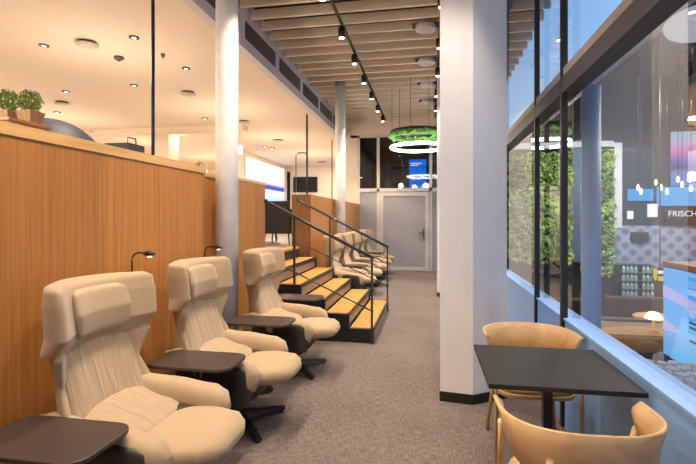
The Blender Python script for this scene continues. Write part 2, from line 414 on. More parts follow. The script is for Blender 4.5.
# ------------------------------------------------------------------ lounge chair
def bent(w, th, c, x, z, n=28, e=.7, yo=0, pw=2, tilt=0):
    r = []
    for k in range(n):
        a = 2*PI*k/n; yy = sup(math.cos(a), e)*w/2; xx = sup(math.sin(a), e)*th/2
        r.append((x+xx+c*abs(yy/(w/2))**pw, yy+yo, z+tilt*xx))
    return r
def ringyz(x, yc, zc, hw, hh, e=.6, n=24):
    return [(x, yc+sup(math.cos(2*PI*k/n), e)*hw, zc+sup(math.sin(2*PI*k/n), e)*hh) for k in range(n)]
def lerp(tab, t):
    for (a, va), (b_, vb) in zip(tab, tab[1:]):
        if t <= b_:
            u = (t-a)/(b_-a); u = u*u*(3-2*u); return [p+(q-p)*u for p, q in zip(va, vb)]
    return list(tab[-1][1])
def lounge():
    t = thing('lounge_chair', '', 'chair', group='beige winged lounge chairs along the oak wall')
    # seat front cushion
    tab = [(0, (.10, .02, .40)), (.04, (.25, .055, .405)), (.25, (.262, .07, .41)), (.6, (.262, .072, .42)), (.85, (.225, .064, .425)), (.96, (.17, .045, .42)), (1, (.10, .015, .415))]
    rs = []
    for i in range(23):
        u = i/22; hw, hh, zc = lerp(tab, u); rs.append(ringyz(-.10+.55*u, 0, zc, hw, hh, .62))
    M().loft(rs).build('seat_cushion', BEIGE, t, smooth=True)
    # rear seat
    tab = [(0, (.20, .05, .52)), (.2, (.27, .10, .49)), (.7, (.275, .095, .432)), (1, (.262, .07, .41))]
    rs = []
    for i in range(14):
        u = i/13; hw, hh, zc = lerp(tab, u); rs.append(ringyz(-.36+.42*u, 0, zc, hw, hh, .62))
    M().loft(rs).build('rear_seat_cushion', BEIGES, t, smooth=True)
    # backrest cushion
    tab = [(0, (.50, .12, .05, -.285, .46)), (.12, (.53, .15, .06, -.29, .50)), (.6, (.50, .13, .05, -.36, .77)), (1, (.50, .11, .04, -.40, .97))]
    rs = [bent(*[lerp(tab, i/15)[k] for k in (0, 1, 2, 3, 4)]) for i in range(16)]
    M().loft(rs).build('backrest', BEIGEW, t, smooth=True)
    # outer shell (beige) rising from arms to headrest
    tab = [(0, (.60, .10, .14, -.37, .36)), (.25, (.64, .10, .20, -.395, .54)), (.5, (.56, .09, .13, -.41, .72)), (.75, (.655, .11, .18, -.425, .86)), (1, (.62, .05, .15, -.43, 1.0))]
    rs = [bent(*lerp(tab, i/17)) for i in range(18)]
    M().loft(rs).build('back_shell', BEIGE, t, smooth=True)
    # winged headrest
    tab = [(0, (.58, .07, .05, -.385, .85)), (.10, (.655, .15, .10, -.40, .87)), (.32, (.69, .175, .18, -.405, .95)), (.75, (.69, .165, .195, -.43, 1.10)), (.93, (.675, .13, .19, -.435, 1.17)), (1, (.61, .04, .17, -.435, 1.19))]
    rs = []
    for i in range(24):
        w, th, c, x, z = lerp(tab, i/23); rs.append(bent(w, th, c, x, z, 36, .62, 0, 2.2))
    hr = M().loft(rs).build('winged_headrest', BEIGE, t, smooth=True)
    # pillow
    tab = [(0, (.28, .02, .03, -.315, .915)), (.1, (.35, .05, .045, -.315, .93)), (.5, (.38, .075, .06, -.325, 1.03)), (.9, (.36, .05, .05, -.34, 1.13)), (1, (.30, .02, .035, -.35, 1.145))]
    rs = [bent(*lerp(tab, i/13)) for i in range(14)]
    M().loft(rs).build('head_pillow', BEIGE, hr, smooth=True)
    for s in (-1, 1):
        tab = [(0, (.25, .03, .50, .08)), (.15, (.28, .055, .495, .115)), (.5, (.305, .078, .462, .125)), (.85, (.305, .078, .450, .11)), (.95, (.30, .062, .445, .085)), (1, (.29, .02, .45, .02))]
        rs = []
        for i in range(22):
            u = i/21; yc, hw, zc, hh = lerp(tab, u); rs.append(ringyz(-.42+.70*u, s*yc, zc, hw, hh, .75))
        M().loft(rs).build('armrest', BEIGE, t, smooth=True)
        rs = []
        tab = [(0, (.30, .010, .43, .05)), (.2, (.335, .028, .415, .13)), (.6, (.357, .034, .40, .15)), (.88, (.362, .032, .395, .14)), (.97, (.352, .025, .395, .11)), (1, (.34, .01, .395, .06))]
        for i in range(18):
            u = i/17; yc, hw, zc, hh = lerp(tab, u); rs.append(ringyz(-.36+.60*u, s*yc, zc, hw, hh, .6))
        M().loft(rs).build('arm_shell', DARK, t, smooth=True)
    tab = [(0, (.22, .05, .40)), (.15, (.30, .13, .38)), (.6, (.37, .125, .36)), (.9, (.36, .11, .36)), (.97, (.32, .08, .36)), (1, (.2, .03, .36))]
    rs = []
    for i in range(18):
        u = i/17; hw, hh, zc = lerp(tab, u); rs.append(ringyz(-.43+.68*u, 0, zc, hw, hh, .55))
    M().loft(rs).build('seat_shell', DARK, t, smooth=True)
    M().lathe([(.045, .05), (.035, .10), (.03, .28)], 16).build('pedestal', BLACK, t, smooth=True)
    b = M()
    for k in range(4):
        a = PI/4+k*PI/2; dx, dy = math.cos(a), math.sin(a)
        px_, py_ = -dy, dx
        rs = []
        for r_, w_, z_ in ((.02, .045, .075), (.18, .036, .05), (.37, .024, .028)):
            rs.append([(dx*r_+px_*w_, dy*r_+py_*w_, z_-.012), (dx*r_-px_*w_, dy*r_-py_*w_, z_-.012), (dx*r_-px_*w_*.7, dy*r_-py_*w_*.7, z_+.012), (dx*r_+px_*w_*.7, dy*r_+py_*w_*.7, z_+.012)])
        b.loft(rs).lathe([(.014, 0), (.014, .018)], 10, (dx*.35, dy*.35, 0))
    b.build('star_base', BLACK, t)
    return t
LC = lounge()
CXW = -1.38
labels = [(2.06, 'beige winged lounge chair nearest the camera at bottom left'),
          (3.10, 'beige winged lounge chair just left of the near white column'),
          (4.30, 'beige winged lounge chair between the near white column and the stairs'),
          (7.85, 'beige winged lounge chair directly behind the stairs, first of the far row'),
          (8.88, 'second beige lounge chair beyond the stairs, just before the far column'),
          (9.98, 'third beige lounge chair beyond the stairs, just past the far column'),
          (11.05, 'fourth beige lounge chair beyond the stairs, last but one before the door'),
          (12.10, 'farthest beige lounge chair of the row, next to the frosted door')]
for i, (y, lb) in enumerate(labels):
    if i == 0: LC.location = (CXW, y, 0); LC['label'] = lb
    else: dup(LC, (CXW+(.05 if i == 2 else 0), y, 0), label=lb)
# side tables
t = thing('side_table', '', 'table', group='dark side tables between the lounge chairs')
def rrect(w, h, r, n=6):
    p = []
    for cx, cy, a0 in ((w/2-r, h/2-r, 0), (-w/2+r, h/2-r, PI/2), (-w/2+r, -h/2+r, PI), (w/2-r, -h/2+r, 1.5*PI)):
        for k in range(n+1):
            a = a0+PI/2*k/n; p.append((cx+r*math.cos(a), cy+r*math.sin(a)))
    return p
M().prism(rrect(.55, .34, .08), .592, .612).build('tabletop', TABLE, t, bevel=.004)
M().box(-.04, .04, -.02, .02, .56, .592).lathe([(.016, .01), (.016, .56)], 12).build('pole', BLACK, t)
M().lathe([(.10, 0), (.10, .008), (.03, .014)], 24).build('base_plate', BLACK, t)
tl = [(1.58, -1.52, 'dark side table at the bottom left corner before the nearest lounge chair'),
      (2.62, -1.44, 'dark side table between the first and second lounge chairs'),
      (3.72, -1.44, 'dark side table in front of the near white column'),
      (4.90, -1.46, 'dark side table between the third lounge chair and the stairs'),
      (8.36, -1.42, 'dark side table between first and second chairs beyond the stairs'),
      (9.43, -1.42, 'dark side table in front of the far white column'),
      (10.51, -1.42, 'dark side table between third and fourth chairs beyond the stairs'),
      (11.57, -1.42, 'dark side table beside the farthest lounge chair')]
for i, (y, x, lb) in enumerate(tl):
    if i == 0: t.location = (x, y, 0); t['label'] = lb
    else: dup(t, (x, y, 0), label=lb)
# reading lamps
def rlamp(x, y, ztop, label):
    t = thing('reading_lamp', label, 'lamp', (x, y, 0), group='reading lamps on the oak wall')
    pts = [(0, 0, .02), (0, 0, ztop-.06)]+[(.05-.05*math.cos(a), 0, ztop-.05+.05*math.sin(a)) for a in (0, .4, .8, 1.2, 1.57)]+[(.08, -.0, ztop), (.10, 0, ztop)]
    M().tube(pts, .0055, 8).build('stem', BLACK, t, smooth=True)
    M().lathe([(.05, 0), (.05, .01), (.01, .02)], 16).build('base_plate', BLACK, t)
    rs = [ringyz(.085+.085*u, 0, ztop-.004, .026*math.sin(PI*(.12+.8*u)), .02*math.sin(PI*(.12+.8*u)), 1, 12) for u in [i/8 for i in range(9)]]
    lh = M().loft(rs).build('lamp_head', BLACK, t, smooth=True)
    M().lathe([(.014, -.028), (.014, -.02)], 12, (.13, 0, ztop)).build('bulb', LAMPW, lh)
rlamp(-1.945, 2.68, 1.27, 'slim black reading lamp rising behind the nearest lounge chair')
rlamp(-1.945, 3.66, 1.25, 'slim black reading lamp between second lounge chair and white column')

# ------------------------------------------------------------------ cafe table and chairs
t = thing('cafe_table', 'square black cafe table on a single central leg by the window', 'table', (.592, 2.46, 0), math.radians(0.6))
M().box(-.332, .332, -.325, .325, .722, .745).build('tabletop', BTOP, t, bevel=.002)
M().box(-.022, .022, -.022, .022, .012, .722).build('pedestal', BLACK, t)
M().box(-.22, .22, -.22, .22, 0, .012).build('base_plate', BLACK, t, bevel=.003)
def cafe_chair():
    t = thing('cafe_chair', '', 'chair', group='light oak cafe chairs')
    # band : local front = +y, back = -y
    rs = []; N = 40
    for i in range(N+1):
        u = -1+2*i/N; a = u*math.radians(112)
        ex = .285*math.sin(a) if abs(a) < PI/2 else math.copysign(.285-.0*(abs(a)-PI/2), a)
        x = .285*sup(math.sin(a), .85) if abs(a) < PI/2 else math.copysign(.285, a)
        y = -.25*sup(math.cos(a), .85) if abs(a) < PI/2 else (abs(a)-PI/2)*.25
        n = Vector((math.sin(a), -math.cos(a), 0)).normalized() if abs(a) < PI/2 else Vector((math.copysign(1, a), 0, 0))
        h = .20*(1-.55*max(0, abs(u)-.35)**1.2/.65**1.2); top = .775-.012*abs(u)
        if abs(u) > .93: h *= 1-.5*(abs(u)-.93)/.07
        ring = []
        for dn, z in ((-.009, top-.004), (0, top), (.009, top-.004), (.009-.022, top-h*.5), (-.02, top-h+.004), (-.029, top-h), (-.038, top-h+.004), (-.009-.022, top-h*.5)):
            ring.append((x+n.x*dn, y+n.y*dn, z))
        rs.append(ring)
    M().loft(rs).build('backrest', CHW, t, smooth=True)
    M().prism(rrect(.47, .45, .12), .415, .44).build('seat_frame', CHW, t, bevel=.004)
    rr = []
    for z, k in ((.44, .96), (.452, 1.0), (.468, .98), (.478, .90), (.482, .6)):
        rr.append([(x*k, y*k, z) for x, y in rrect(.46, .44, .13)])
    M().loft(rr).build('seat_pad', TAN, t, smooth=True)
    for s in (-1, 1):
        M().tube([(s*.245, .215, 0), (s*.245, .19, .44), (s*.262, .085, .66)], .011, 10, .013).build('front_leg', CHW, t, smooth=True)
        M().tube([(s*.225, -.275, 0), (s*.19, -.19, .44), (s*.155, -.212, .66)], .012, 10, .012).build('rear_leg', CHW, t, smooth=True)
    return t
cc = cafe_chair(); cc.location = (.555, 1.88, 0); cc.rotation_euler = (0, 0, math.radians(3))
cc['label'] = 'light oak cafe chair at bottom right with its curved back toward the camera'
dup(cc, (.635, 3.06, 0), math.radians(182), 'light oak cafe chair on the far side of the black table')

# ------------------------------------------------------------------ track lights
def track(x, label, hy, lab2):
    t = thing('light_track', label, 'track', (x, 0, 4.26))
    M().box(-.018, .018, .2, 12.7, 0, .035).build('rail', BLACK, t)
    M().box(-.008, .008, 3, 3.02, .035, .09).box(-.008, .008, 9, 9.02, .035, .09).build('hanger', BLACK, t)
    for y in hy:
        s = thing('spotlight', lab2, 'spotlight', (x, y, 4.26), 0, 'black cylinder spotlights on the ' + ('left' if x < 0 else 'right') + ' track')
        M().box(-.012, .012, -.012, .012, -.04, 0).build('bracket', BLACK, s)
        hs = M().lathe([(.045, -.19), (.05, -.188), (.05, -.045), (.03, -.038)], 20).build('housing', BLACK, s, smooth=True)
        M().lathe([(.036, -.196), (.036, -.191)], 20).build('lamp', LAMP, hs)
HY1 = [.75, 1.85, 2.95, 4.05, 5.15, 6.3, 7.4, 8.5, 9.65, 10.8, 11.95]
track(-1.24, 'long black ceiling track carrying spotlights over the lounge chairs', HY1, 'black cylinder spotlight on the left ceiling track')
HY2 = [1.5, 3.0, 5.6, 6.95, 8.3, 9.7, 11.0]
track(.14, 'black ceiling track at the right, mostly hidden behind the white pillar', HY2, 'black cylinder spotlight on the right ceiling track')
for i, (yy) in enumerate((6.7, 8.15, 9.6, 11.0)):
    lb = 'round blue-grey speaker hung in the slats left of the pillar top, %s' % ('nearest', 'second nearest', 'second farthest', 'farthest')[i]
    t = thing('ceiling_speaker', lb, 'speaker', (-.06, yy, 4.30), 0, 'ceiling speakers')
    M().lathe([(.14, -.05), (.15, -.04), (.15, .02)], 24).build('speaker_face', BULK, t, smooth=True)
    M().box(-.2, .2, -.09, .09, .022, .028).build('mount', NAVY, t)

# ring lamp
rc = atY(417, 138, 9.6); rc.z = 0
t = thing('moss_ring', 'green moss ring hanging above the white ring light at corridor end', 'planter', (rc.x, 9.6, 0))
zr = 3.24
M().torus(.53, lambda: random.uniform(.055, .10), (0, 0, zr), 90, 9, .8).build('moss', LEAF2, t)
M().torus(.53, lambda: .045, (0, 0, zr+.06), 64, 8).build('tray', BLACK, t)
for a in (.3, 2.4, 4.5): M().tube([(.53*math.cos(a), .53*math.sin(a), zr+.08), (.53*math.cos(a), .53*math.sin(a), 4.33)], .005, 6).build('cord', BLACK, t)
t = thing('ring_light', 'glowing white ring lamp under the green moss ring', 'lamp', (rc.x+.03, 9.6, 0))
M().torus(.57, lambda: .032, (0, 0, 2.99), 64, 8).build('light_ring', RINGL, t, smooth=True)
for a in (.9, 3.0, 5.1): M().tube([(.57*math.cos(a), .57*math.sin(a), 3.02), (.57*math.cos(a), .57*math.sin(a), 4.33)], .004, 6).build('cord', BLACK, t)

# ------------------------------------------------------------------ upper level
def rod(px, X, label, r):
    p = atX(px, 150, X)
    o = M().lathe([(r, UF), (r, UC)], 12).build('steel_rod', BLACK, smooth=True); o.location = (p.x, p.y, 0)
    tag(o, label, 'post')
rod(153, -2.75, 'black rod from floor to ceiling behind the near oak wall', .017)
rod(307, -2.75, 'black rod to the ceiling just beyond the stairs', .022)
rod(296, -4.9, 'thin dark rod farther back, left of the tall rod beyond the stairs', .018)
rod(332, -2.9, 'thin dark rod left of the far white column', .015)
# ceiling fittings
def disc(px, py, r, kind, lb):
    p = atZ(px, py, UC)
    if kind == 'd':
        t = thing('downlight', lb, 'downlight', (p.x, p.y, UC), 0, 'recessed downlights of the upper lounge')
        M().lathe([(r*.6, -.008), (r*1.15, -.014), (r*1.15, 0)], 24).build('trim_ring', BLACK, t, smooth=False)
        M().lathe([(r*.5, -.018), (r*.5, -.016)], 20).build('lamp', DLAMP, t)
    elif kind == 'v':
        t = thing('ceiling_diffuser', lb, 'vent', (p.x, p.y, UC), 0, 'round air diffusers of the upper lounge')
        M().lathe([(r*.5, -.07), (r*.97, -.05), (r, -.035), (r*.9, -.03)], 28).build('disc', plain('diffuser_white', (.62, .56, .5), .5), t, smooth=True)
        M().lathe([(r*.8, -.03), (r*.8, 0)], 24).build('neck', BLACK, t)
    else:
        t = thing('smoke_detector', lb, 'detector', (p.x, p.y, UC))
        M().lathe([(r*.4, -.05), (r, -.03), (r, 0)], 16).build('housing', GREYM, t, smooth=True)
        M().lathe([(r*.3, -.06), (r*.3, -.05)], 10).build('sensor', BLACK, t)
    return p
disc(44, 45, .055, 'd', 'recessed black-rimmed downlight at far upper left of the ceiling')
disc(134, 37, .055, 'd', 'recessed downlight right of the big round diffuser')
disc(186, 68, .055, 'd', 'recessed downlight right of the black rod, upper one')
disc(134, 85, .055, 'd', 'recessed downlight below the big diffuser, left of the black rod')
disc(66, 91, .055, 'd', 'recessed downlight above the green planter, upper one')
disc(57, 112, .06, 'd', 'recessed downlight just right of the green planter')
disc(205, 118, .06, 'd', 'recessed downlight beside the near white column')
disc(87, 42, .14, 'v', 'largest round ceiling diffuser at the upper left')
disc(119, 57, .07, 's', 'flat round ceiling detector below the big diffuser')
disc(62, 102, .14, 'v', 'round ceiling diffuser above the green planter')
disc(188, 92, .14, 'v', 'round ceiling diffuser between black rod and white column')
disc(95, 131, .16, 'v', 'small distant round ceiling diffuser near the dark pod chair')
disc(244, 121, .14, 'v', 'round ceiling diffuser just right of the near white column')
disc(278, 140, .18, 'v', 'round ceiling diffuser left of the tall rod beyond the stairs')
disc(163, 54, .03, 's', 'small sprinkler-like detector right of the black rod')
disc(302, 153, .2, 'v', 'round ceiling diffuser right next to the tall rod')
disc(322, 162, .22, 'v', 'round ceiling diffuser farthest along, by the thin rods')
disc(265, 146, .08, 'd', 'recessed downlight between the wall screen and the tall rod')
disc(272, 148, .09, 'd', 'tiny recessed downlight nearest the wall screen, lower')
# planter shelf
pl = atZ(14, 118, 2.28); pl = atY(16, 122, 3.0)
t = thing('planter_shelf', 'tall wooden divider topped by a planter behind the oak wall', 'shelf', (pl.x, pl.y, UF))
hz = pl.z-UF
M().box(-.55, .10, -.15, .2, 0, hz-.02).build('cabinet_body', PLANT, t)
M().box(-.57, .12, -.17, .22, hz-.02, hz).build('shelf_top', OAKCAP, t)
for i in range(3):
    x0 = pl.x-.26+i*.165
    t = thing('potted_moss', ('green bushy plant in a wooden pot at the far left edge', 'green bushy plant in a wooden pot, middle of three on the divider', 'green bushy plant in a wooden pot nearest the downlights')[i], 'plant', (x0, pl.y-.02+.04*i, pl.z), 0, 'potted plants on the divider')
    M().loft([[(x*.13, y*.13, 0) for x, y in ((-.4, -.4), (.4, -.4), (.4, .4), (-.4, .4))], [(x*.16, y*.16, .09) for x, y in ((-.45, -.45), (.45, -.45), (.45, .45), (-.45, .45))]]).build('pot', PLANT, t)
    lm = M()
    for k in range(560):
        d = Vector((random.gauss(0, 1), random.gauss(0, 1), random.gauss(0, 1))).normalized()
        c = Vector((0, 0, .17))+Vector((d.x*.085, d.y*.085, d.z*.095))*random.uniform(.6, 1)
        u = Vector((random.gauss(0, 1), random.gauss(0, 1), random.gauss(0, 1))).normalized()*.012; w = d.cross(u).normalized()*.008
        lm.add([c-u, c+w+d*.004, c+u, c-w+d*.004], [(0, 1, 2, 3)])
    lm.build('foliage', LEAF, t)
# navy pod chair
def pod(px, py_top, Y, wpx, label, mat):
    p = atY(px, py_top, Y); w = wpx*Y/450*.6
    t = thing('pod_chair', label, 'chair', (p.x, p.y, UF))
    H = p.z-UF; rs = []
    for i in range(14):
        u = i/13; q = 1-(1-u)**2; rr = w*math.sqrt(max(.0004, 1-max(0, (q-.3)/.7)**2))
        rs.append([(rr*math.cos(2*PI*k/24), .7*rr*math.sin(2*PI*k/24), .25+(H-.25)*q) for k in range(24)])
    M().loft(rs).build('shell', mat, t, smooth=True)
    M().lathe([(.25, 0), (.25, .02), (.04, .04), (.04, .26)], 20).build('pedestal', BLACK, t)
pod(46, 118.5, 4.7, 140, 'dark navy high dome chair peeking over the near oak wall', NAVY)
pod(200, 162, 8.5, 22, 'small grey dome chair back beside the near white column', GREYM)
# black armchairs upstairs
def black_chair():
    t = thing('black_armchair', '', 'chair', group='black armchairs in the upper lounge')
    M().box(-.27, .27, -.24, .26, .20, .46).build('seat', BLACK, t, bevel=.02)
    M().loft([[(-.29, -.22, .20), (.29, -.22, .20), (.29, -.28, .20), (-.29, -.28, .20)], [(-.27, -.28, .78), (.27, -.28, .78), (.27, -.33, .78), (-.27, -.33, .78)]]).build('backrest', BLACK, t, bevel=.01)
    for s in (-1, 1): M().box(s*.27-.03, s*.27+.03, -.26, .2, .20, .64).build('armrest', BLACK, t, bevel=.01)
    for sx in (-1, 1):
        for sy in (-1, 1): M().tube([(sx*.24, sy*.22, 0), (sx*.2, sy*.18, .37)], .012, 8, .018).build('leg', BLACK, t)
    return t
bc = black_chair(); bc.location = (-2.70, 7.9, UF); bc['label'] = 'black armchair at the top of the stairs, right one'
dup(bc, (-3.38, 8.9, UF), .3, 'black armchair at the top of the stairs, left one farther back')
# far screen
t = thing('wall_screen', 'large bright screen showing a pink and blue sea sunset on the upper wall', 'screen', (-6.49, 15.1, 2.1))
M().box(0, .04, 0, 4.3, 0, 1.62).build('casing', WHITE, t)
def grad(name, stops, s):
    m = bpy.data.materials.new(name); m.use_nodes = True; nt = m.node_tree; nt.nodes.clear()
    o = nt.nodes.new('ShaderNodeOutputMaterial'); e = nt.nodes.new('ShaderNodeEmission'); e.inputs[1].default_value = s
    tc = nt.nodes.new('ShaderNodeTexCoord'); sx = nt.nodes.new('ShaderNodeSeparateXYZ'); r = nt.nodes.new('ShaderNodeValToRGB')
    nt.links.new(tc.outputs['Generated'], sx.inputs[0]); nt.links.new(sx.outputs['Z'], r.inputs['Fac'])
    el = r.color_ramp.elements
    while len(el) < len(stops): el.new(.5)
    for i, (p, c) in enumerate(stops): el[i].position = p; el[i].color = list(c)+[1]
    nt.links.new(r.outputs[0], e.inputs[0]); nt.links.new(e.outputs[0], o.inputs[0]); return m
M().box(.04, .046, .04, 4.26, .04, 1.58).build('display', grad('sunset_picture', [(0, (.25, .45, .85)), (.30, (.75, .8, 1)), (.36, (.03, .06, .3)), (.44, (.1, .12, .45)), (.5, (.8, .55, .8)), (.65, (1, .8, .9)), (.8, (.95, .97, 1)), (1, (.9, .97, 1))], 1.5), t)
t = thing('lit_panel', 'small glowing white exit-like light box under the upper ceiling', 'sign', (-6.3, 13.6, 3.55))
M().box(-.35, .35, 0, .05, 0, .25).build('panel', glow('cool_panel', (.75, .85, 1), 2.5), t)
M().box(-.01, .01, .02, .04, .25, .3).build('hanger', WHITE, t)
# dark doorways on far upper wall
d = S('door_2', M().box(*(lambda a, b_: (a.x, b_.x, 19.95, 20.0, UF, a.z))(atY(283, 172, 19.97), atY(290, 172, 19.97))), DARKC)
a, b_ = atY(293, 177, 19.9), atY(317, 192, 19.9)
t = tag(M().box(a.x, b_.x, 19.93, 19.99, b_.z, a.z).build('dark_picture_panel', DARKC), 'wide dark panel on the far upper wall right of the doorway', 'panel')
# dark equipment above wall
p = atY(130, 143.5, 6.5)
t = thing('serving_trolley', 'dark trolley top with a wire handle just above the near oak wall', 'trolley', (p.x, 6.5, UF))
M().box(-.30, .12, -.2, .2, 0, p.z-UF-.02).build('body', BLACK, t)
M().tube([(-.05, 0, p.z-UF-.02), (-.04, 0, p.z-UF+.10), (.10, 0, p.z-UF+.07), (.11, 0, p.z-UF-.02)], .012, 8).build('handle', BLACK, t)

# ------------------------------------------------------------------ hall outside
HF = -.75
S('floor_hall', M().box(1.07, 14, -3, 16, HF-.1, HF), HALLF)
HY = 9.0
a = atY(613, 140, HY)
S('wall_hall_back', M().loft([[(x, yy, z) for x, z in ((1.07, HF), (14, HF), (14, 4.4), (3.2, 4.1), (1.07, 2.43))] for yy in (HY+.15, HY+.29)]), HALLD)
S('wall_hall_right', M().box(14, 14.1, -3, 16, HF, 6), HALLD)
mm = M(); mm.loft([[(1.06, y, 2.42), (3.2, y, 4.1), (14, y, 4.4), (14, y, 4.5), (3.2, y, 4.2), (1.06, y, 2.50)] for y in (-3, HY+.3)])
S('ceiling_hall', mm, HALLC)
def region(x0, y0, x1, y1, Y): p = atY(x0, y0, Y); q = atY(x1, y1, Y); return p.x, q.x, min(p.z, q.z), max(p.z, q.z)
def greenwall(x0, x1, z0, z1, label, n):
    t = thing('green_wall', label, 'plants', (x0, HY, z0))
    w = x1-x0; h = z1-z0
    M().box(0, w, 0, .12, 0, h).build('backing', SOIL, t)
    lm = M()
    for k in range(n):
        c = Vector((random.uniform(0, w), -random.uniform(.01, .12), random.uniform(0, h)))
        d = Vector((random.gauss(0, .6), -1, random.gauss(0, .6)+.3)).normalized()
        u = d.cross(Vector((random.gauss(0, 1), random.gauss(0, 1), random.gauss(0, 1)))).normalized(); v = d.cross(u)
        s_ = random.uniform(.035, .07)
        lm.add([c-u*s_, c+v*s_*.5-d*.01, c+u*s_+d*.02, c-v*s_*.5-d*.01], [(0, 1, 2, 3)])
    lm.build('foliage', LEAF, t)
x0, x1, z0, z1 = region(498, 262, 571, 152, HY); greenwall(x0, x1, z0, z1, 'leafy green plant wall seen through the window just right of the pillar', 1600)
x0, x1, z0, z1 = region(589, 275, 613, 150, HY); greenwall(x0, x1, z0, z1, 'narrow strip of green plant wall left of the tiled wall', 700)
x0, x1, z0, z1 = region(613, 228, 621, 143, HY); S('trim_40', M().box(x0, x1, HY-.05, HY+.1, z0, z1), BULK)
x0, x1, z0, z1 = region(571, 262, 589, 140, HY); S('trim_41', M().box(x0, x1, HY-.02, HY+.1, z0, z1), plain('reflection_band_blue', (.12, .17, .27), .5))  # back panel coloured as the pillar's blue reflection band
x0, x1, z0, z1 = region(495, 150, 613, 141, HY); S('trim_42', M().box(x0, x1, HY-.05, HY+.1, z0, z1), BULK)
x0, x1, z0, z1 = region(613, 267, 760, 226, HY); S('wall_tiled', M().box(x0, x1, HY-.03, HY+.1, z0, z1), TILE)
x0, x1, z0, z1 = region(630, 241, 647, 232, HY)
tag(M().box(x0, x1, HY-.07, HY-.035, z0, z1).build('dark_plate', HALLD), 'small dark rectangular plate on the blue tiled wall', 'sign')
x0, x1, z0, z1 = region(621, 226, 760, 145, HY); S('window_50', M().box(x0, x1, HY-.01, HY+.05, z0, z1), plain('smoked_glass', (.045, .055, .065), .2))
x0, x1, z0, z1 = region(627, 201, 652, 189, HY)
tag(M().box(x0, x1, HY-.05, HY-.02, z0, z1).build('light_strip_screen', SBLUE), 'long blue glowing strip behind the pendant bulbs, left piece', 'screen')
x0, x1, z0, z1 = region(656, 206, 760, 186, HY)
tag(M().box(x0, x1, HY-.05, HY-.02, z0, z1).build('light_strip_screen', SBLUE), 'wide blue glowing screen above the lettered shop sign', 'screen')
x0, x1, z0, z1 = region(669, 186, 760, 130, HY)
t = tag(M().box(x0, x1, HY-.09, HY-.055, z0, z1).build('colour_screen', grad('pink_picture', [(0, (.06, .35, .8)), (.25, (.3, .3, .7)), (.33, (.08, .12, .3)), (.5, (.35, .2, .6)), (.6, (.75, .25, .5)), (.8, (.6, .45, .8)), (1, (.3, .6, .7))], .9)), 'pink and turquoise picture screen high at the right edge', 'screen')
x0, x1, z0, z1 = region(663, 222, 760, 207, HY)
t = tag(M().box(x0, x1, HY-.12, HY-.06, z0, z1).build('shop_sign', BLACK), 'dark shop sign with pale letters above the tiled wall', 'sign')
def text(s, size, mat, parent, mat4, name='lettering'):
    cu = bpy.data.curves.new(name, 'FONT'); cu.body = s; cu.size = size; cu.extrude = .004
    o = bpy.data.objects.new('tmp', cu); C.objects.link(o); bpy.context.view_layer.update()
    me = bpy.data.meshes.new_from_object(o.evaluated_get(bpy.context.evaluated_depsgraph_get())); bpy.data.objects.remove(o)
    me.transform(mat4); me.materials.clear(); me.materials.append(mat)
    r = bpy.data.objects.new(name, me); C.objects.link(r); r.parent = parent; return r
RX = Matrix.Rotation(PI/2, 4, 'X')
text('FRISCH', .145, SWHITE, t, Matrix.Translation((x0+.02, HY-.13, z0+.10)) @ RX)
# notices
for i, (u, v, w, h) in enumerate(((617+9, 211, 632, 219), (646, 204, 656, 217))):
    x0, x1, z0, z1 = region(u, h, w, v, HY)
    tag(M().box(x0, x1, HY-.06, HY-.03, z0, z1).build('paper_notice', WHITE), ('small pale notice on the dark glazing, left one', 'larger pale notice on the dark glazing under the bulbs')[i], 'notice')
t = thing('reflection_column', 'slim slate-blue shaft standing in for the pillar reflection in the window', 'column', (1.55, 4.75, HF))  # added shaft in place of the blue pillar reflection in the glass
M().lathe([(.085, .03), (.085, 2.78-HF)], 28).build('shaft', plain('pillar_reflection_blue', (.26, .40, .66), .5, var=.03), t, smooth=True)
M().lathe([(.10, 0), (.10, .03), (.087, .035)], 28).build('base_ring', GREYM, t)
spl = thing('added_hall_spot', 'small added fill spot over the glasses ledge outside the window', 'spotlight', (1.5, 3.0, 2.40))  # fixture added to brighten the crystal glasses
M().lathe([(.03, 0), (.03, .10), (.01, .12)], 16).build('housing', BLACK, spl)
M().tube([(0, 0, .12), (0, 0, .34)], .006, 6).build('bracket', BLACK, spl)
# pendants
for i, (u, v) in enumerate(((638, 186), (641, 190), (656, 181), (661, 186), (667, 190), (678, 178), (682, 183), (691, 187))):
    Yb = 7.4+.22*(i % 3)
    p = atY(u, v, Yb)
    t = thing('pendant_bulb', 'warm glowing pendant bulb over the hall bar, %s' % ('leftmost of all', 'second from the left', 'third from the left, hanging high', 'fourth from the left', 'fifth from the left, hanging lowest', 'third from the right, hanging highest', 'second from the right', 'rightmost of all')[i], 'lamp', (p.x, Yb, p.z), 0, 'warm pendant bulbs over the bar')
    M().lathe([(.008, -.07), (.021, -.045), (.021, -.01), (.008, .03)], 12).build('bulb', LAMPW, t, smooth=True)
    M().tube([(0, 0, .03), (0, 0, 4.0-p.z)], .004, 6).build('cord', BLACK, t)
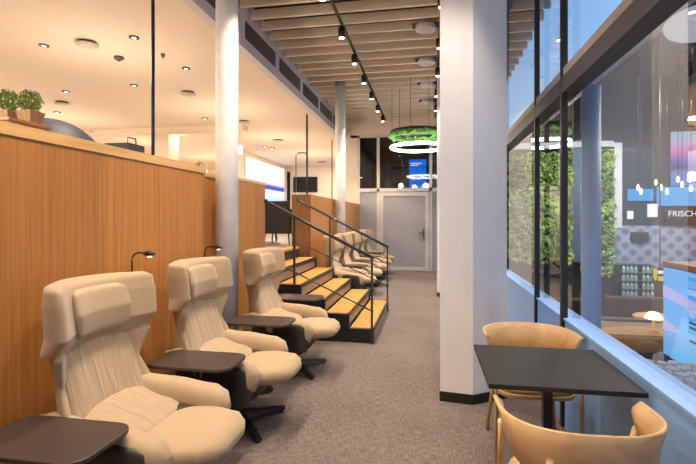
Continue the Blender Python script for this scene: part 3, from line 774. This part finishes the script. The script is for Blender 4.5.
# bottle fridge
x0, x1, z0, z1 = region(621, 298, 656, 266, 8.6)
t = thing('bottle_shelf', 'dark shelf unit with pale bottles and boxes below the tiled wall', 'shelf', (x0, 8.6, 0))
M().box(0, x1-x0, .05, .35, HF, z1).build('cabinet', BLACK, t)
for i in range(4):
    M().box(.02, x1-x0-.02, 0, .05, z0+(z1-z0)*(i+.05)/4, z0+(z1-z0)*(i+.12)/4).build('shelf', GREYM, t)
bot = None; k = 0
for i in range(4):
    for j in range(8):
        if j == 4: continue
        zb = z0+(z1-z0)*(i+.13)/4; xb = x0+.05+(x1-x0-.1)*j/7
        if bot is None:
            bot = M().lathe([(.028, 0), (.028, .075), (.01, .10), (.01, .12)], 10).build('bottle', plain('pale_bottle', (.3, .5, .48), .2)); o = bot
            tag(bot, 'small pale bottle on the dark shelf unit', 'bottle', 'bottles on the shelf unit')
        else: o = bot.copy(); C.objects.link(o)
        o.location = (xb, 8.62, zb)
# yellow black sign
p = atY(653, 268, 6.2)
t = thing('direction_sign', 'small black and yellow direction sign with an arrow left of the big screen', 'sign', (p.x, 6.2, p.z))
M().box(.0, .17, 0, .03, -.19, 0).build('panel', BLACK, t)
M().box(.003, .045, -.008, 0, -.13, -.005).add([(.0, -.006, -.12), (.048, -.006, -.12), (.024, -.006, -.16)], [(0, 1, 2)]).build('arrow', YEL, t)
M().box(.055, .165, -.008, 0, -.16, -.10).build('yellow_line', YEL, t)
M().box(.055, .15, -.008, 0, -.07, -.03).build('white_line', SWHITE, t)
M().box(.08, .09, .01, .02, 0, 4.0-p.z).build('hanger', GREYM, t)
# big angled screen
X = 2.0
t = thing('display_screen', 'large light blue screen with pink shapes and dark text at right edge', 'screen', (X, 1.6, 0))
p0 = atX(663.5, 267, X); p1 = atX(663.5, 353, X)
L = p0.y-1.6; zt, zb = p0.z, p1.z
M().box(.006, .06, -.02, L+.015, zb-.015, zt+.015).build('casing', BLACK, t)
M().box(0, .006, 0, L, zb, zt).build('display', SLB, t)
mm = M()
for a, b_, c, d_ in ((.0, .72, .55, .80), (.05, .45, .55, .62), (.0, .25, .4, .36)):
    pass
H = zt-zb
mm.add([(-.004, L, zb+H*.80), (-.004, L-.7, zb+H*.66), (-.004, L-1.6, zb+H*.72), (-.004, L-1.6, zb+H*.60), (-.004, L-.5, zb+H*.60), (-.004, L, zb+H*.66)], [(0, 1, 2, 3, 4, 5)])
mm.add([(-.004, L, zb+H*.42), (-.004, L-.35, zb+H*.33), (-.004, L, zb+H*.27)], [(0, 1, 2)])
mm.build('pink_shape', SPINK, t)
mm = M(); mm.add([(-.005, L-.12, zb), (-.005, L-.30, zb+H*.5), (-.005, L-1.2, zb+H*.55), (-.005, L-1.2, zb)], [(0, 1, 2, 3)]); mm.build('pale_shape', glow('screen_pale', (.18, .55, .95), 1.1), t)
mm = M()
for z_, l0, l1 in ((.47, .42, .7), (.42, .42, .85), (.28, .42, .8)): mm.box(-.012, -.007, L-l1, L-l0, zb+H*z_, zb+H*(z_+.025))
mm.build('text_line', SINK, t)
M().box(.0, .30, -.02, L+.02, zt+.015, zt+.05).build('wooden_top', wood('orange_wood', (.35, .13, .03), (.5, .22, .07)), t)
for l_ in (.5, L-.5): M().box(.02, .08, l_, l_+.08, HF, zb-.015).build('foot', BLACK, t)
# bar counter with crystal glasses, person
p = atY(600, 337, 4.7)
t = thing('bar_counter', 'long brown wooden bar counter across the hall behind the glass', 'counter', (1.78, 4.95, 0))
M().box(0, 3.2, 0, .5, HF, .30).build('body', BROWN, t)
M().box(-.03, 3.23, -.05, .55, .30, .34).build('worktop', wood('bar_wood', (.22, .12, .05), (.34, .2, .09), (1, 8, 8)), t)
# booth sofas and tables deeper
for i, (u, v, Y, w) in enumerate(((612, 300, 6.2, 1.0), (640, 290, 7.9, 1.0), (560, 290, 7.6, .8))):
    p = atY(u, v, Y)
    t = thing('booth_sofa', ('brown booth sofa in the hall, nearest behind the bar counter', 'brown booth sofa in the hall below the bottle shelf', 'brown booth sofa in the hall before the plant wall')[i], 'sofa', (p.x, Y, HF), 0, 'brown booth sofas')
    M().box(-w/2, w/2, -.55, 0, .1, .65).build('seat', BROWN, t, bevel=.03)
    M().box(-w/2, w/2, 0, .15, .1, .98).build('backrest', BROWN, t, bevel=.03)
    for sx in (-1, 1): M().box(sx*(w/2-.08)-.03, sx*(w/2-.08)+.03, -.5, -.44, 0, .1).build('leg', BLACK, t)
p = atY(651, 320, 5.15)
t = thing('table_lamp', 'small warm glowing table lamp standing on the bar counter', 'lamp', (p.x, 5.1, .34))
M().lathe([(.05, 0), (.05, .01), (.008, .02), (.008, .16)], 14).build('stand', OAKCAP, t, smooth=True)
M().lathe([(.085, .13), (.05, .19), (.02, .20)], 18).build('shade', LAMPW, t, smooth=True)
for i, (u, Y) in enumerate(((658, 6.6), (700, 7.2))):
    p = atY(u, 297, Y)
    t = thing('bistro_table', ('round pale bistro table behind the yellow sign', 'round pale bistro table hidden partly by the big screen', 'round pale bistro table left of the table lamp')[i], 'table', (p.x, Y, HF), 0, 'round hall tables')
    M().lathe([(.28, .92), (.29, .93), (.28, .945)], 28).build('tabletop', OAKCAP, t, smooth=False)
    M().lathe([(.16, 0), (.16, .015), (.02, .03), (.02, .92)], 16).build('pedestal', BLACK, t)
# low display shelf with crystal glasses near window
p = atY(664, 388, 2.85)
zt_ = p.z
t = thing('service_ledge', 'low dark ledge with wooden top just outside the window', 'ledge', (1.15, 2.55, 0))
M().box(0, .80, 0, .75, HF, zt_-.03).build('body', BLACK, t)
M().box(-.01, .81, -.02, .77, zt_-.03, zt_).build('wooden_top', wood('ledge_wood', (.32, .18, .08), (.48, .3, .14), (1, 8, 8)), t)
gl = None
for i in range(10):
    for j in range(4):
        x = 1.22+.07*i; yy = 2.66+.10*j+.02*(i % 2)
        h = .13
        if gl is None:
            gl = M().lathe([(.026, 0), (.03, .04), (.014, .055), (.031, .075), (.033, .115), (.028, .115), (.02, .08)], 7).build('cut_crystal_glass', CRYS); o = gl
            tag(gl, 'cut crystal glass in the cluster on the ledge below the big screen', 'glass', 'crystal glasses on the ledge')
        else: o = gl.copy(); C.objects.link(o)
        o.location = (x, yy, zt_)
# person
pp = atY(634, 362, 4.0)
t = thing('person', 'seated person in dark top bending over a glowing phone behind the glasses', 'person', (pp.x, 4.05, HF+.15), math.radians(-150))
me_tmp = None
try:
    import bmesh
    def mk():
        o = None
        me = bpy.data.meshes.new('body')
        V = [(0, 0, .42), (0, .03, .62), (0, .09, .80), (0, .12, .88), (.15, .08, .80), (.19, .18, .62), (.06, .34, .72), (-.15, .08, .80), (-.19, .18, .62), (-.06, .34, .72),
             (.10, .10, .40), (.12, .42, .42), (.12, .44, .06), (.12, .54, .04), (-.10, .10, .40), (-.12, .42, .42), (-.12, .44, .06), (-.12, .54, .04)]
        E = [(0, 1), (1, 2), (2, 3), (2, 4), (4, 5), (5, 6), (2, 7), (7, 8), (8, 9), (0, 10), (10, 11), (11, 12), (12, 13), (0, 14), (14, 15), (15, 16), (16, 17)]
        Rr = [.13, .12, .11, .05, .06, .042, .032, .06, .042, .032, .08, .06, .04, .035, .08, .06, .04, .035]
        bm = bmesh.new(); vs = [bm.verts.new(v) for v in V]
        for a, b_ in E: bm.edges.new((vs[a], vs[b_]))
        lay = bm.verts.layers.skin.verify()
        for v, r in zip(vs, Rr): v[lay].radius = (r, r)
        vs[0][lay].use_root = True
        bm.to_mesh(me); bm.free(); me.materials.append(CLOTH)
        o = bpy.data.objects.new('body', me); C.objects.link(o); o.parent = t
        o.modifiers.new('skin', 'SKIN'); s_ = o.modifiers.new('sub', 'SUBSURF'); s_.levels = 2; s_.render_levels = 2
    mk()
except Exception as ex:
    print('skin failed', ex)
rs = [[(r*math.cos(2*PI*k/16)*.075, .17+off+r*math.sin(2*PI*k/16)*.09, z) for k in range(16)] for r, z, off in ((.35, .88, .03), (.75, .90, .02), (.95, .95, .01), (1, 1.0, 0), (.95, 1.05, 0), (.7, 1.09, -.01), (.3, 1.11, -.01))]
M().loft(rs).build('head', SKIN, t, smooth=True)
M().loft([[(r*math.cos(2*PI*k/16)*.088, .158+r*math.sin(2*PI*k/16)*.085, z) for k in range(16)] for r, z in ((.7, .93), (1, 1.0), (1, 1.06), (.8, 1.11), (.3, 1.13))]).build('hair', HAIR, t, smooth=True)
for s in (-1, 1):
    M().tube([(s*.03, .252, 1.005), (s*.03, .264, 1.005)], .008, 8).build('eye', BLACK, t)
M().loft([[(-.008, .255, 1.0), (.008, .255, 1.0), (0, .262, 1.0)], [(-.013, .252, .965), (.013, .252, .965), (0, .275, .968)]]).build('nose', SKIN, t)
M().box(-.022, .022, .245, .255, .935, .943).build('mouth', BROWN, t)
for s in (-1, 1):
    hm = M(); hm.tube([(s*.06, .33, .72), (s*.045, .38, .735), (s*.04, .41, .75)], .024, 10, .02)
    for q in range(4): hm.tube([(s*.04, .40, .735+.014*q), (s*.02, .425, .74+.014*q), (s*-.0, .42, .742+.014*q)], .0075, 6)
    hm.tube([(s*.05, .385, .76), (s*.035, .40, .79)], .009, 6)
    hm.build('hand', SKIN, t, smooth=True)
ph = tag(M().box(-.035, .035, -.005, .005, -.06, .07).build('phone', BLACK), 'small phone held by the seated person', 'phone')
ph.location = Vector((pp.x, 4.05, HF+.15))+Matrix.Rotation(math.radians(-150), 3, 'Z') @ Vector((0, .405, .78)); ph.rotation_euler = (0, 0, math.radians(-150)+PI)
M().box(-.031, .031, .005, .007, -.055, .065).build('phone_display', glow('phone_glow', (.6, .6, .9), 1.5), ph)
tag(M().box(-.2, .2, -.2, .2, 0, .44).build('stool', BROWN, bevel=.02), 'low brown stool under the seated person', 'stool').location = (pp.x, 4.05, HF)
# white disc lamp in hall
p = atY(703, 22, 2.6)
t = thing('disc_lamp', 'large pale round disc lamp hanging at the top right edge', 'lamp', (p.x, p.y, p.z))
M().lathe([(.13, -.01), (.165, -.005), (.17, .01), (.1, .03)], 36).build('disc', glow('disc_face', (.75, .8, .9), .55), t)
for ch in t.children: ch.rotation_euler = (math.radians(50), 0, math.radians(-30))
M().tube([(0, 0, .03), (0, 0, .25)], .004, 6).build('cord', BLACK, t)

# ------------------------------------------------------------------ lights
for i, (x, y) in enumerate(((-.9, -.6), (-.2, .6), (-1.6, .8))):  # fill globes added out of view to light pillar and columns frontally
    t = thing('added_fill_globe', ('added white fill globe out of view, farthest back', 'added white fill globe out of view, closest to the window', 'added white fill globe out of view, closest to the oak wall')[i], 'lamp', (x, y, 3.3), 0, 'added fill globes out of view')
    M().lathe([(.16*math.sin(PI*k/12)+.001, -.16*math.cos(PI*k/12)) for k in range(13)], 20).build('globe', glow('fill_globe_glow', (1, .93, .86), 20), t, smooth=True)
    M().tube([(0, 0, .16), (0, 0, 1.03)], .005, 6).build('cord', BLACK, t)
def spot(loc, aim, e, ang, col=(1, .80, .58), rad=.05, blend=.6):
    l = bpy.data.lights.new('spot_lamp', 'SPOT'); l.energy = e; l.spot_size = math.radians(ang); l.spot_blend = blend; l.color = col; l.shadow_soft_size = rad
    o = bpy.data.objects.new('spot_lamp', l); C.objects.link(o); o.location = loc
    o.rotation_euler = (Vector(aim)-Vector(loc)).to_track_quat('-Z', 'Y').to_euler()
def area(loc, size, e, col=(1, .82, .62), rot=(0, 0, 0), sy=None):
    l = bpy.data.lights.new('area_lamp', 'AREA'); l.energy = e; l.size = size; l.color = col
    if sy: l.shape = 'RECTANGLE'; l.size_y = sy
    o = bpy.data.objects.new('area_lamp', l); C.objects.link(o); o.location = loc; o.rotation_euler = rot
for y in HY1: spot((-1.24, y, 4.05), (-1.6, y+.1, 0), 210, 85)
for y in HY2: spot((.14, y, 4.05), (-.35, y+.3, 0), 130, 85, (1, .86, .72))
for y in (1, 4.5, 8, 11.5, 15, 18.5):
    for x in (-4.0, -7, -10):
        area((x, y, UC-.08), .5, 42)
for y in (2, 5.5, 9, 12.5, 16):       # added fill points brightening the upper lounge ceiling, no lamp bodies
    for x in (-4.4, -8.5):
        l = bpy.data.lights.new('upper_fill_light', 'POINT'); l.energy = 55; l.color = (1, .80, .60); l.shadow_soft_size = .12
        o = bpy.data.objects.new('upper_fill_light', l); C.objects.link(o); o.location = (x, y, UF+1.5)
for x, y, e in ((2.4, 7.6, 90), (4.2, 7.4, 90), (3.0, 5.2, 40)):
    area((x, y, 3.3), .6, e, (1, .93, .82))
area((-.8, 15, 4.0), .6, 20, (1, .85, .7))
spot((1.5, 3.0, 2.35), (1.6, 2.95, 0), 45, 100, (.85, .93, 1), .03)

w = bpy.data.worlds.new('dusk_sky'); bpy.context.scene.world = w; w.use_nodes = True; nt = w.node_tree
bg = nt.nodes['Background']; tc = nt.nodes.new('ShaderNodeTexCoord'); sx = nt.nodes.new('ShaderNodeSeparateXYZ'); r = nt.nodes.new('ShaderNodeValToRGB')
nt.links.new(tc.outputs['Generated'], sx.inputs[0]); nt.links.new(sx.outputs['Z'], r.inputs['Fac'])
r.color_ramp.elements[0].color = (.40, .58, .80, 1); r.color_ramp.elements[1].color = (.06, .30, .72, 1); r.color_ramp.elements[1].position = .8
nt.links.new(r.outputs[0], bg.inputs[0]); bg.inputs[1].default_value = 1.5

cam = bpy.data.cameras.new('camera'); co = bpy.data.objects.new('camera', cam); C.objects.link(co)
co.location = (0, 0, EYE); co.rotation_euler = (PI/2, 0, TH)
cam.sensor_width = 36; cam.lens = F/696*36; cam.shift_y = -14/696; cam.clip_start = .02
sc = bpy.context.scene; sc.camera = co
sc.view_settings.view_transform = 'Standard'; sc.view_settings.look = 'None'; sc.view_settings.gamma = 1; sc.view_settings.exposure = .2
sc.cycles.max_bounces = 8; sc.cycles.use_denoising = True
